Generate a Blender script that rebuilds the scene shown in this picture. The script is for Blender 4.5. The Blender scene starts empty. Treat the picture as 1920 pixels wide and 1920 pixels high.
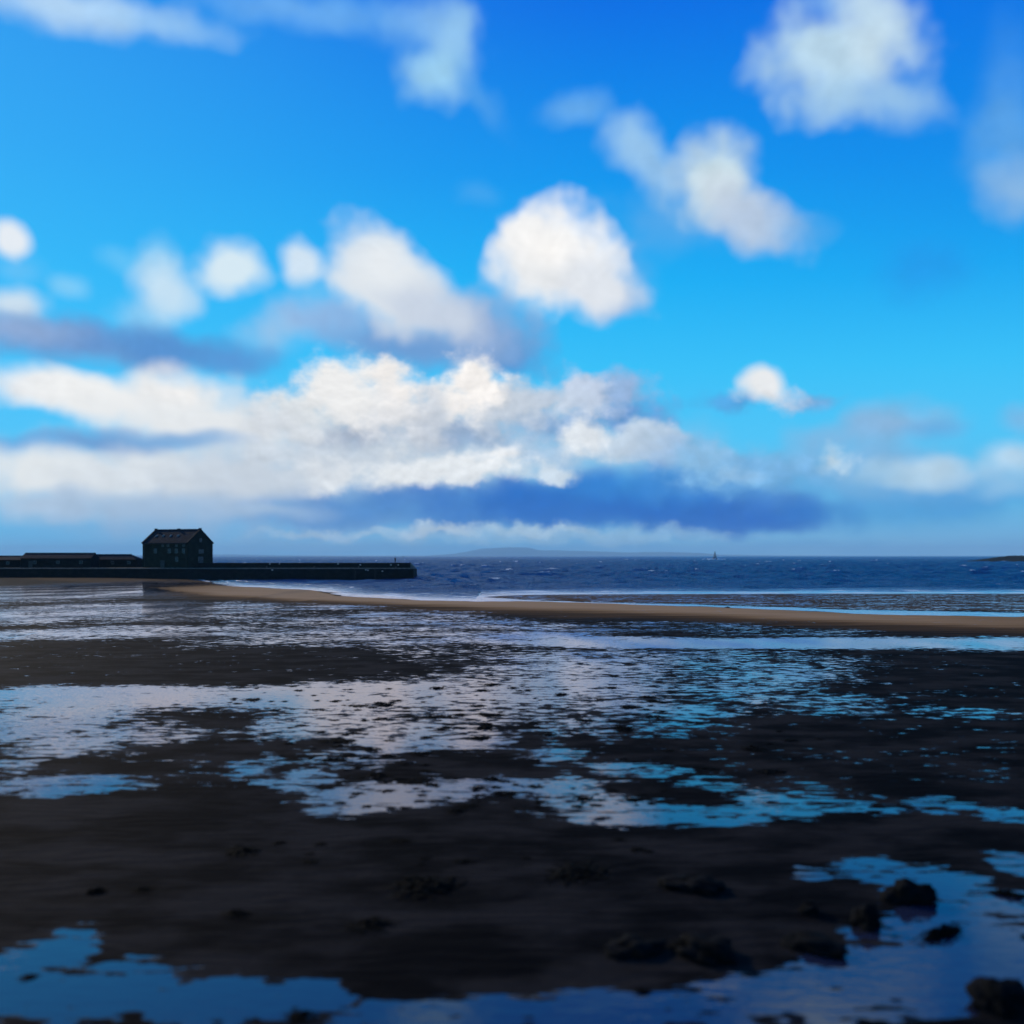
import bpy, bmesh, math, random
import numpy as np
from mathutils import Vector, Matrix, noise as mnoise
random.seed(7)
rng = np.random.default_rng(11)
SC = bpy.context.scene
COL = SC.collection
R = math.radians

# ------------------------------------------------------------------ camera
EYE = 7.0                                     # eye height over the low-tide sea, standing on the promenade
cam_d = bpy.data.cameras.new("camera")
cam = bpy.data.objects.new("camera", cam_d)
COL.objects.link(cam)
cam.location = (0, 0, EYE)
cam.rotation_euler = (R(90), 0, 0)
cam_d.sensor_width = 36
cam_d.lens = 36.9
cam_d.shift_y = 82 / 1920
cam_d.clip_start = 0.2
cam_d.clip_end = 60000
cam_d.dof.use_dof = True
cam_d.dof.focus_distance = 85
cam_d.dof.aperture_fstop = 0.29
SC.camera = cam
SC.render.resolution_x = SC.render.resolution_y = 1024

# ------------------------------------------------------------------ sun, exposure
SUN_AZ, SUN_EL = -42.0, 22.0                  # degrees from straight ahead (left is negative), height
sun_d = bpy.data.lights.new("sun", 'SUN')
sun_d.energy = 4.0
sun_d.angle = R(0.5)
sun_d.color = (1.0, 0.86, 0.68)
sun = bpy.data.objects.new("sun", sun_d)
COL.objects.link(sun)
sv = Vector((math.sin(R(SUN_AZ)) * math.cos(R(SUN_EL)), math.cos(R(SUN_AZ)) * math.cos(R(SUN_EL)), math.sin(R(SUN_EL))))
sun.rotation_euler = sv.to_track_quat('Z', 'Y').to_euler()
vs = SC.view_settings
vs.view_transform = 'Standard'
vs.look = 'None'
vs.exposure = 0.0
vs.gamma = 1.0
SC.cycles.max_bounces = 6
SC.cycles.volume_bounces = 0
SC.cycles.use_denoising = True

# ------------------------------------------------------------------ node helper
class NT:
    def __init__(s, tree):
        s.t = tree
    def n(s, kind, ins=None, **props):
        nd = s.t.nodes.new(kind)
        for k, v in props.items():
            setattr(nd, k, v)
        for k, v in (ins or {}).items():
            sock = nd.inputs[k]
            if hasattr(v, "is_linked") or isinstance(v, bpy.types.NodeSocket):
                s.t.links.new(v, sock)
            elif v is not None:
                sock.default_value = v
        return nd
    def m(s, op, a, b=None, c=None, clamp=False):
        nd = s.n('ShaderNodeMath', {0: a, 1: b, 2: c}, operation=op, use_clamp=clamp)
        return nd.outputs[0]
    def vm(s, op, a, b=None, sc=None):
        nd = s.n('ShaderNodeVectorMath', {0: a, 1: b}, operation=op)
        if sc is not None:
            nd.inputs['Scale'].default_value = sc
        return nd.outputs['Value'] if op in ('LENGTH', 'DOT_PRODUCT') else nd.outputs[0]
    def noise(s, vec, scale, detail=2.0, rough=.5, dist=0.0, color=False):
        nd = s.n('ShaderNodeTexNoise', {'Vector': vec, 'Scale': scale, 'Detail': detail, 'Roughness': rough, 'Distortion': dist})
        return nd.outputs['Color' if color else 'Fac']
    def ramp(s, v, a, b, lo=0.0, hi=1.0, kind='SMOOTHSTEP'):
        nd = s.n('ShaderNodeMapRange', {'Value': v, 'From Min': a, 'From Max': b, 'To Min': lo, 'To Max': hi}, interpolation_type=kind)
        return nd.outputs[0]
    def mix(s, f, a, b, blend='MIX'):
        nd = s.t.nodes.new('ShaderNodeMix')
        nd.data_type = 'RGBA'; nd.blend_type = blend
        for i, v in ((0, f), (6, a), (7, b)):
            if isinstance(v, bpy.types.NodeSocket):
                s.t.links.new(v, nd.inputs[i])
            elif i == 0:
                nd.inputs[0].default_value = v
            else:
                nd.inputs[i].default_value = (*v[:3], 1)
        return nd.outputs[2]
    def cramp(s, v, stops):
        nd = s.n('ShaderNodeValToRGB', {'Fac': v})
        e = nd.color_ramp.elements
        while len(e) < len(stops):
            e.new(0.5)
        for el, (p, c) in zip(e, stops):
            el.position = p; el.color = (*c, 1)
        return nd.outputs[0]

def lin(r, g, b):
    f = lambda c: (c / 255) / 12.92 if c / 255 <= .04045 else ((c / 255 + .055) / 1.055) ** 2.4
    return (f(r), f(g), f(b))

# ------------------------------------------------------------------ sky
# cloud masses: azimuth, elevation, half width, half height (degrees), roll, colour, density, edge softness, soft / detailed
CLOUDS = [
(-22.37,25.65,5.65,1.21,0,(0.485,0.694,0.913),0.90,1.00,'s'),
(-18.01,25.61,4.15,0.69,0,(0.305,0.578,0.913),0.60,1.00,'s'),
(-11.49,26.97,6.28,1.00,0,(0.205,0.503,0.913),0.60,1.00,'s'),
(-6.38,26.61,4.92,1.16,-10,(0.127,0.402,0.871),0.60,1.00,'s'),
(-4.65,26.91,2.76,1.45,0,(0.223,0.485,0.871),0.70,1.00,'s'),
(-3.20,25.78,1.74,2.03,25,(0.305,0.578,0.871),0.85,0.90,'s'),
(-4.21,24.44,1.97,1.51,0,(0.328,0.624,0.871),0.95,0.90,'s'),
(-1.60,23.65,2.18,0.87,-50,(0.102,0.376,0.831),0.60,1.00,'s'),
(3.49,23.00,2.03,0.93,15,(0.162,0.445,0.855),0.75,1.00,'s'),
(14.80,24.13,2.39,1.69,0,(0.305,0.546,0.831),0.60,1.00,'s'),
(17.22,24.34,4.17,2.50,0,(0.485,0.680,0.831),1.00,0.80,'s'),
(19.06,25.25,1.79,2.48,10,(0.558,0.723,0.839),0.90,0.90,'s'),
(16.96,22.49,2.78,1.25,0,(0.376,0.610,0.831),0.70,1.00,'s'),
(20.10,22.24,2.73,1.37,-20,(0.328,0.565,0.831),0.85,1.00,'s'),
(16.69,26.72,1.39,0.84,0,(0.262,0.515,0.871),0.50,1.00,'s'),
(18.54,26.44,1.52,1.38,0,(0.527,0.716,0.871),0.80,1.00,'s'),
(25.06,20.03,2.11,2.64,0,(0.156,0.429,0.791),0.60,1.00,'s'),
(25.65,17.59,1.84,1.57,0,(0.328,0.533,0.761),0.75,1.00,'s'),
(25.53,23.36,1.58,2.10,0,(0.061,0.305,0.831),0.40,1.00,'s'),
(6.38,21.50,1.88,1.45,0,(0.337,0.591,0.871),0.90,0.90,'s'),
(7.81,20.18,2.45,1.30,-45,(0.314,0.558,0.839),0.85,0.90,'s'),
(9.52,17.83,4.31,1.87,0,(0.156,0.429,0.791),0.50,1.00,'s'),
(10.79,19.56,2.35,2.23,0,(0.515,0.680,0.791),1.00,0.80,'s'),
(10.93,18.84,1.77,1.66,0,(0.694,0.799,0.839),0.90,1.00,'s'),
(12.74,17.52,3.12,1.48,-30,(0.527,0.624,0.761),0.90,0.80,'s'),
(15.34,16.69,1.97,0.79,-10,(0.156,0.429,0.791),0.45,1.00,'s'),
(6.09,14.78,1.74,2.03,-20,(0.188,0.429,0.791),0.45,1.00,'s'),
(5.51,13.70,1.74,1.10,-10,(0.392,0.527,0.761),0.85,0.80,'s'),
(2.47,15.98,3.37,2.50,-15,(0.922,0.930,0.939),1.00,0.55,'s'),
(3.78,14.61,3.14,1.74,-10,(0.776,0.815,0.871),1.00,0.70,'s'),
(1.16,15.39,2.47,2.33,0,(0.871,0.880,0.880),0.80,0.90,'s'),
(2.47,14.84,1.75,1.16,0,(0.745,0.768,0.791),0.50,1.00,'s'),
(2.04,16.46,2.04,1.45,0,(1.000,0.973,0.939),0.80,1.00,'s'),
(-1.75,18.98,1.40,0.76,-10,(0.080,0.402,0.871),0.50,1.00,'s'),
(21.12,14.15,2.72,1.49,0,(0.021,0.262,0.791),0.40,1.00,'s'),
(-25.65,15.17,1.18,0.89,0,(0.855,0.888,0.922),0.95,0.80,'s'),
(-25.29,13.98,1.71,0.79,0,(0.188,0.578,0.956),0.50,1.00,'s'),
(-25.53,12.09,1.71,1.10,0,(0.694,0.799,0.880),0.90,0.90,'s'),
(-22.87,13.35,1.02,0.70,0,(0.305,0.680,0.956),0.60,1.00,'s'),
(-20.35,14.86,1.15,0.71,0,(0.188,0.610,0.956),0.50,1.00,'s'),
(-18.54,14.89,1.16,1.32,0,(0.305,0.644,0.913),0.70,1.00,'s'),
(-18.01,13.50,1.88,1.61,-20,(0.624,0.799,0.922),0.90,0.90,'s'),
(-19.58,12.21,1.78,1.10,0,(0.402,0.680,0.913),0.50,1.00,'s'),
(-15.07,14.89,1.74,1.29,0,(0.694,0.839,0.922),1.00,0.80,'s'),
(-11.43,15.37,1.31,1.14,-10,(0.694,0.815,0.922),0.95,0.80,'s'),
(-10.65,13.94,1.57,0.92,0,(0.223,0.578,0.913),0.50,1.00,'s'),
(-11.49,12.41,2.57,1.28,0,(0.402,0.578,0.831),0.60,1.00,'s'),
(-12.88,11.67,1.84,1.36,0,(0.413,0.578,0.791),0.60,1.00,'s'),
(-8.95,12.51,3.16,1.29,0,(0.376,0.533,0.799),0.75,0.90,'s'),
(-4.65,11.37,6.67,1.51,-8,(0.162,0.337,0.658),0.95,0.90,'s'),
(-0.73,11.54,2.91,1.69,-20,(0.080,0.283,0.644),0.85,0.80,'s'),
(-2.18,12.51,3.64,1.69,-15,(0.314,0.440,0.687),0.90,0.80,'s'),
(-7.81,15.80,2.31,1.79,0,(0.687,0.784,0.880),1.00,0.70,'s'),
(-6.38,14.22,3.62,2.08,-20,(0.761,0.815,0.863),1.00,0.70,'s'),
(-4.21,13.18,3.19,1.45,-10,(0.591,0.665,0.784),0.90,0.80,'s'),
(-6.95,15.29,1.73,1.16,0,(0.855,0.888,0.913),0.70,1.00,'s'),
(-22.37,10.70,7.81,1.29,-2,(0.162,0.314,0.624),0.95,0.90,'s'),
(-17.75,10.69,5.27,1.11,-4,(0.091,0.283,0.644),0.90,0.90,'s'),
(-25.06,10.99,3.43,0.79,0,(0.305,0.429,0.680),0.80,1.00,'s'),
(-14.80,10.30,2.53,0.70,0,(0.102,0.328,0.716),0.60,1.00,'s'),
(11.77,8.07,2.00,0.63,0,(0.102,0.305,0.680),0.65,0.90,'d'),
(15.75,7.93,1.82,0.62,-5,(0.188,0.376,0.680),0.80,0.90,'d'),
(13.98,8.33,1.92,0.73,-15,(0.617,0.687,0.791),0.90,0.80,'d'),
(13.29,8.99,1.13,1.02,0,(0.855,0.871,0.880),1.00,0.70,'s'),
(20.10,6.86,3.01,1.26,0,(0.287,0.479,0.723),0.90,1.00,'s'),
(17.22,6.29,2.50,1.22,0,(0.254,0.479,0.753),0.80,1.00,'s'),
(21.75,6.46,1.76,0.68,0,(0.127,0.352,0.716),0.50,1.00,'s'),
(5.51,5.55,6.67,2.03,0,(0.305,0.515,0.761),0.60,1.00,'s'),
(-13.71,3.87,15.84,2.40,0,(0.527,0.624,0.745),0.85,1.00,'s'),
(-6.38,5.54,12.15,3.47,0,(0.552,0.644,0.745),0.80,1.00,'s'),
(-19.84,3.88,9.04,2.19,0,(0.610,0.694,0.776),0.60,1.00,'s'),
(2.91,7.29,4.36,1.10,0,(0.231,0.407,0.687),0.95,0.70,'d'),
(6.38,7.76,2.46,1.22,-5,(0.127,0.305,0.644),0.95,0.70,'d'),
(5.80,8.77,2.17,1.22,0,(0.328,0.474,0.730),0.95,0.60,'d'),
(3.78,8.99,1.60,1.10,0,(0.552,0.644,0.799),1.00,0.50,'d'),
(1.60,8.38,2.62,1.22,0,(0.558,0.644,0.761),1.00,0.60,'d'),
(-2.62,6.83,4.07,1.22,0,(0.305,0.418,0.604),0.95,0.70,'d'),
(-0.73,8.01,2.47,1.46,0,(0.578,0.644,0.730),1.00,0.60,'d'),
(-3.72,8.37,1.80,1.22,0,(0.761,0.799,0.839),1.00,0.60,'d'),
(-2.18,9.23,1.86,1.63,0,(0.973,0.930,0.888),1.00,0.50,'d'),
(-8.95,6.59,5.03,1.32,0,(0.413,0.479,0.591),1.00,0.70,'d'),
(-5.37,7.27,2.46,1.80,-15,(0.591,0.638,0.708),1.00,0.60,'d'),
(-11.35,7.66,2.57,1.28,0,(0.761,0.799,0.815),1.00,0.60,'d'),
(-6.90,8.32,2.17,1.91,0,(0.831,0.831,0.839),1.00,0.55,'d'),
(-9.24,9.12,2.16,1.67,0,(0.896,0.888,0.871),1.00,0.55,'d'),
(-6.52,9.23,1.10,0.98,0,(0.939,0.896,0.855),0.90,0.70,'d'),
(-24.09,8.37,3.72,1.12,0,(0.871,0.896,0.913),1.00,0.80,'s'),
(-20.99,7.89,4.08,1.36,-5,(0.922,0.922,0.905),1.00,0.80,'s'),
(-17.62,8.27,2.91,1.61,0,(0.922,0.905,0.880),1.00,0.80,'s'),
(-16.42,6.95,5.86,1.62,-4,(0.839,0.863,0.871),1.00,0.80,'s'),
(-12.33,6.85,3.13,1.37,0,(0.701,0.738,0.776),0.95,0.80,'d'),
(-21.12,5.68,5.16,0.65,4,(0.162,0.337,0.651),0.90,0.90,'s'),
(-24.58,5.12,2.91,0.64,0,(0.127,0.376,0.753),0.75,0.90,'s'),
(-17.62,6.08,3.61,0.61,0,(0.195,0.413,0.723),0.80,0.90,'s'),
(0.73,5.72,3.78,0.93,0,(0.485,0.624,0.791),0.80,0.80,'d'),
(5.95,6.06,2.75,1.22,0,(0.591,0.694,0.799),0.95,0.60,'d'),
(3.92,6.56,1.22,1.05,0,(0.807,0.847,0.880),0.95,0.60,'d'),
(7.67,5.95,1.88,1.15,0,(0.552,0.665,0.791),0.90,0.60,'d'),
(8.67,5.51,2.30,1.01,0,(0.305,0.485,0.730),0.80,0.80,'d'),
(-10.37,2.29,7.73,1.20,0,(0.188,0.376,0.680),0.85,0.90,'s'),
(-3.20,2.67,12.50,1.40,0,(0.076,0.254,0.617),0.92,0.80,'s'),
(4.07,2.81,9.00,1.57,0,(0.008,0.133,0.552),0.95,0.70,'s'),
(11.21,2.63,6.85,1.49,-2,(0.005,0.122,0.539),0.96,0.70,'s'),
(14.12,2.17,4.24,1.02,0,(0.004,0.117,0.539),0.90,0.70,'s'),
(8.38,3.85,7.49,1.15,0,(0.026,0.231,0.672),0.80,0.80,'s'),
(23.11,3.13,5.62,1.12,0,(0.045,0.305,0.716),0.70,1.00,'s'),
(20.61,2.18,5.72,1.09,0,(0.045,0.305,0.680),0.65,1.00,'s'),
(-11.91,5.28,3.42,0.85,0,(0.672,0.730,0.791),0.90,0.70,'d'),
(-7.53,5.35,4.62,0.92,0,(0.617,0.687,0.761),0.90,0.70,'d'),
(-9.80,4.35,2.73,1.03,0,(0.807,0.839,0.863),1.00,0.60,'d'),
(-4.65,4.69,3.19,0.93,0,(0.839,0.863,0.871),1.00,0.60,'d'),
(-2.18,4.93,3.78,0.87,0,(0.839,0.871,0.888),1.00,0.60,'d'),
(-0.73,5.72,1.75,0.64,0,(0.939,0.947,0.947),0.90,0.70,'d'),
(2.33,4.53,1.60,0.58,0,(0.687,0.784,0.863),0.95,0.60,'d'),
(10.79,5.02,2.86,0.92,0,(0.305,0.546,0.799),0.95,0.70,'d'),
(13.16,4.53,4.82,1.08,0,(0.231,0.497,0.784),0.95,0.70,'d'),
(12.19,4.43,1.28,0.51,0,(0.429,0.644,0.839),0.80,0.70,'d'),
(17.49,3.80,9.16,1.53,0,(0.150,0.413,0.745),0.70,1.00,'s'),
(19.06,4.94,4.13,1.71,0,(0.223,0.485,0.776),0.90,0.90,'s'),
(16.96,5.06,0.95,0.78,0,(0.578,0.738,0.847),0.90,0.80,'d'),
(21.62,4.38,2.71,0.92,0,(0.515,0.701,0.839),0.95,0.90,'s'),
(19.58,4.22,1.92,0.60,0,(0.376,0.610,0.807),0.70,1.00,'s'),
(25.29,4.99,1.63,0.95,0,(0.527,0.723,0.880),0.90,0.90,'s'),
(25.29,3.68,1.37,0.95,0,(0.314,0.584,0.839),0.80,1.00,'s'),
(25.77,6.58,1.18,0.79,0,(0.305,0.456,0.716),0.50,1.00,'s'),
(-23.60,4.00,5.07,1.39,0,(0.847,0.880,0.880),1.00,0.80,'s'),
(-18.93,4.12,5.09,1.54,0,(0.768,0.815,0.847),1.00,0.80,'s'),
(-14.39,4.22,4.37,1.41,0,(0.631,0.694,0.761),0.95,0.80,'s'),
(-23.60,2.32,4.27,0.80,0,(0.515,0.644,0.791),0.90,0.90,'s'),
(-18.54,2.48,5.80,0.99,0,(0.413,0.558,0.738),0.90,0.90,'s'),
(-13.16,2.46,3.40,0.57,0,(0.456,0.597,0.761),0.70,1.00,'s'),
(1.16,0.35,29.11,0.47,0,(0.114,0.361,0.680),0.70,1.00,'s'),
(-13.16,0.57,9.07,0.62,0,(0.242,0.456,0.701),0.70,1.00,'s'),
(-18.54,1.38,6.07,0.77,0,(0.305,0.485,0.716),0.70,1.00,'s'),
(0.00,1.22,10.48,0.52,0,(0.352,0.558,0.745),0.80,0.80,'d'),
(4.07,1.05,9.29,0.46,0,(0.305,0.527,0.738),0.80,0.80,'d'),
(-4.07,1.51,3.19,0.32,0,(0.565,0.687,0.791),0.85,0.70,'d'),
(-10.08,1.15,4.01,0.26,0,(0.456,0.617,0.768),0.80,0.80,'d'),
(1.16,1.37,3.49,0.26,0,(0.515,0.672,0.791),0.70,0.80,'d')
]

world = bpy.data.worlds.new("World")
SC.world = world
world.use_nodes = True
world.cycles.sampling_method = 'MANUAL'
world.cycles.sample_map_resolution = 512
wt = world.node_tree
wt.nodes.clear()
W = NT(wt)
tc = W.n('ShaderNodeTexCoord').outputs['Generated']
sx = W.n('ShaderNodeSeparateXYZ', {0: W.vm('NORMALIZE', tc)})
dx, dy, dz = sx.outputs
az = W.m('MULTIPLY', W.m('ARCTAN2', dx, dy), 57.29578)
el = W.m('MULTIPLY', W.m('ARCSINE', dz), 57.29578)
sky = W.n('ShaderNodeTexSky', sky_type='NISHITA', sun_disc=False, sun_elevation=R(SUN_EL), sun_rotation=R(SUN_AZ), altitude=0, air_density=1.0, dust_density=0.4, ozone_density=2.0)
SKY_STRENGTH = 0.10
nish = sky.outputs[0]
e01 = W.m('DIVIDE', el, 60.0, clamp=True)
blue = W.cramp(e01, [(0.0, lin(120, 178, 222)), (.05, lin(95, 190, 238)), (.105, lin(75, 200, 252)), (.165, lin(52, 195, 252)),
                     (.24, lin(18, 178, 248)), (.33, lin(4, 150, 240)), (.46, lin(0, 112, 230)), (1.0, lin(0, 70, 165))])
left = W.ramp(az, 8, -34, 0, .42)
blue = W.mix(left, blue, lin(70, 195, 255))
right = W.ramp(az, 2, 30, 0, .3)
blue = W.mix(W.m('MULTIPLY', right, W.ramp(el, 8, 18)), blue, lin(0, 105, 225))
nish = W.mix(1.0, nish, (SKY_STRENGTH,) * 3, 'MULTIPLY')
cur = W.mix(.985, nish, blue)
P = W.n('ShaderNodeCombineXYZ', {0: az, 1: el}).outputs[0]
Pf = W.n('ShaderNodeCombineXYZ', {0: az, 1: W.m('MULTIPLY', el, 1.3)}).outputs[0]
def warped(scale, det, amp):
    c = W.noise(P, scale, det, .5, color=True)
    c = W.vm('MULTIPLY', W.vm('SUBTRACT', c, (.5, .5, .5)), (amp, amp * .8, 0))
    return W.vm('ADD', P, c)
p_soft = warped(.28, 1.5, 1.8)
p_det = W.vm('ADD', warped(.5, 5, 2.6), (0, 0, 0))
n_soft = W.m('MULTIPLY', W.m('SUBTRACT', W.noise(P, .45, 2, .45), .5), .75)
nd1 = W.noise(Pf, .62, 5, .5)
n_det = W.m('MULTIPLY', W.m('SUBTRACT', nd1, .5), 1.15)
nd2 = W.noise(W.vm('ADD', Pf, (-.30, .55, 0)), .60, 5, .46)
emboss_d = W.m('MULTIPLY', W.m('SUBTRACT', nd1, nd2), .7)
A = A_s = None
turned = {}
GROW = 1.33
for i_, (a_, e_, ra, re, rot, col, alpha, soft, kind) in enumerate(CLOUDS):
    if i_ % 24 == 23:      # evaluate the masses in batches: too many at once overflow the shader stack
        keep = lambda p: W.n('ShaderNodeVectorMath', {0: cur, 1: (1e-7, 1e-7, 0), 2: p}, operation='MULTIPLY_ADD').outputs[0]
        p_soft, p_det = keep(p_soft), keep(p_det)
        turned = {}
    key = (kind, rot)
    if key not in turned:
        p0 = p_soft if kind == 's' else p_det
        turned[key] = p0 if rot == 0 else W.n('ShaderNodeVectorRotate', {'Vector': p0, 'Angle': R(-rot)}, rotation_type='Z_AXIS').outputs[0]
    cr, sr = math.cos(R(-rot)), math.sin(R(-rot))
    qa, qe = a_ * cr - e_ * sr, a_ * sr + e_ * cr
    sa, se = 1 / (ra * GROW), 1 / (re * GROW)
    q_ = W.n('ShaderNodeVectorMath', {0: turned[key], 1: (sa, se, 0), 2: (-qa * sa, -qe * se, 0)}, operation='MULTIPLY_ADD').outputs[0]
    r = W.vm('LENGTH', q_)
    v = W.m('SUBTRACT', n_soft if kind == 's' else n_det, r)
    a = W.ramp(v, -1.0, -1.0 + min(1.0, soft + (.18 if kind == 'd' else 0)) * .97, 0, alpha)
    cur = W.mix(a, cur, col)
    if kind == 'd':
        A = a if A is None else W.m('MAXIMUM', A, a)
    elif i_ % 2 == 0:
        A_s = a if A_s is None else W.m('MAXIMUM', A_s, a)
# loose cloud round the rest of the sky, out of the picture
gen = W.noise(W.vm('MULTIPLY', W.vm('NORMALIZE', tc), (1, 1, 2.4)), 2.6, 6, .55)
side = W.ramp(W.m('ABSOLUTE', az), 31, 42)
cur = W.mix(W.m('MULTIPLY', W.m('MULTIPLY', W.ramp(gen, .5, .68), side), W.ramp(el, 62, 30, 0, .85)), cur, (.62, .66, .72))
lightness = W.m('ADD', 1.0, W.m('MULTIPLY', emboss_d, W.m('MAXIMUM', A, W.m('MULTIPLY', A_s, .4))))
cur = W.vm('SCALE', cur)
wt.links.new(lightness, cur.node.inputs['Scale'])
low = W.ramp(dz, -.02, -.0005)
cur = W.mix(low, lin(60, 95, 140), cur)
bg = W.n('ShaderNodeBackground', {'Color': W.vm('SCALE', cur, sc=1 / SKY_STRENGTH), 'Strength': SKY_STRENGTH})
wo = W.n('ShaderNodeOutputWorld', {'Surface': bg.outputs[0]})

# ------------------------------------------------------------------ materials
def mat(name):
    m = bpy.data.materials.new(name)
    m.use_nodes = True
    m.node_tree.nodes.clear()
    T = NT(m.node_tree)
    out = T.n('ShaderNodeOutputMaterial')
    return m, T, out
def simple(name, c0, c1, scale=2.0, rough=.8, spec=.3, bump=.0, detail=6, stretch=(1, 1, 1), metal=0.0):
    m, T, out = mat(name)
    pos = T.n('ShaderNodeTexCoord').outputs['Object']
    v = T.vm('MULTIPLY', pos, stretch)
    n = T.noise(v, scale, detail, .6)
    c = T.mix(T.ramp(n, .35, .65), c0, c1)
    b = T.n('ShaderNodeBsdfPrincipled', {'Base Color': c, 'Roughness': rough, 'Specular IOR Level': spec, 'Metallic': metal})
    if bump:
        bp = T.n('ShaderNodeBump', {'Height': T.noise(v, scale * 3, detail, .65), 'Strength': .6, 'Distance': bump})
        T.t.links.new(bp.outputs[0], b.inputs['Normal'])
    T.t.links.new(b.outputs[0], out.inputs[0])
    return m
def masonry(name, c0, c1, mortar, bw, bh, rough=.9, spec=.12):
    m, T, out = mat(name)
    uv = T.n('ShaderNodeTexCoord').outputs['UV']
    br = T.n('ShaderNodeTexBrick', {'Vector': uv, 'Color1': (*c0, 1), 'Color2': (*c1, 1), 'Mortar': (*mortar, 1), 'Scale': 1.0, 'Mortar Size': .025, 'Mortar Smooth': .3, 'Bias': 0, 'Brick Width': bw, 'Row Height': bh})
    n = T.noise(uv, .6, 7, .65)
    c = T.mix(T.ramp(n, .3, .72, 0, .75), br.outputs[0], tuple(x * .45 for x in c0))
    bp = T.n('ShaderNodeBump', {'Height': T.m('ADD', T.m('MULTIPLY', br.outputs[1], -1.0), T.noise(uv, 6, 5, .6)), 'Strength': .7, 'Distance': .04})
    b = T.n('ShaderNodeBsdfPrincipled', {'Base Color': c, 'Roughness': rough, 'Specular IOR Level': spec, 'Normal': bp.outputs[0]})
    T.t.links.new(b.outputs[0], out.inputs[0])
    return m
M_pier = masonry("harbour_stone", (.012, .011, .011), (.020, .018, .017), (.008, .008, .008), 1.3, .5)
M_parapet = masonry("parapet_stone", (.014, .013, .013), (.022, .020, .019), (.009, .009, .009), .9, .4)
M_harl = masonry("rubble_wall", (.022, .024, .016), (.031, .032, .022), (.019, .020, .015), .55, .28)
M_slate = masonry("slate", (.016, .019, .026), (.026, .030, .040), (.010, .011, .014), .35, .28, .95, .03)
M_lip = simple("pale_coping", (.10, .095, .09), (.17, .16, .15), 1.2, .8, .3, .01)  # coping and end steps, paler than the wall stone
M_pale = simple("pale_stone", (.32, .30, .29), (.46, .44, .42), 3, .8)
M_frame = simple("window_paint", (.10, .105, .10), (.14, .14, .13), 4, .6)
M_iron = simple("black_iron", (.012, .012, .014), (.03, .026, .024), 5, .55, .4)
M_rust = simple("beacon_paint", (.012, .012, .016), (.03, .024, .022), .8, .6, .3)
M_kelp = simple("seaweed", (.002, .0022, .0022), (.006, .0055, .0045), 5, .8, .01, .0)
M_rock = simple("rock", (.002, .0024, .003), (.006, .0062, .007), 3.5, .85, .02, .03, 8)
M_head = simple("headland", (.004, .007, .008), (.011, .013, .012), .02, .95, .05)
M_hill = simple("far_hills", (.10, .15, .20), (.13, .18, .23), .0012, 1.0, .0)  # pale blue: part of the distance haze is painted into the hill colour
M_skin = simple("skin", (.42, .25, .19), (.46, .28, .22), 8, .6)
M_hair = simple("hair", (.03, .02, .015), (.045, .03, .02), 20, .6)
M_cloth = simple("dark_clothes", (.012, .013, .022), (.018, .02, .034), 12, .9)
M_boat = simple("boat_paint", (.02, .025, .035), (.04, .045, .055), 1, .6)
m, T, out = mat("glass")
b = T.n('ShaderNodeBsdfPrincipled', {'Base Color': (.015, .018, .022, 1), 'Roughness': .08, 'Specular IOR Level': .5})
T.t.links.new(b.outputs[0], out.inputs[0]); M_glass = m
m, T, out = mat("surf")
n = T.noise(T.n('ShaderNodeTexCoord').outputs['Object'], .8, 5, .6)
b = T.n('ShaderNodeBsdfPrincipled', {'Base Color': T.mix(n, (.55, .6, .66), (.8, .82, .85)), 'Roughness': .7})
T.t.links.new(b.outputs[0], out.inputs[0]); M_surf = m

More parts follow.
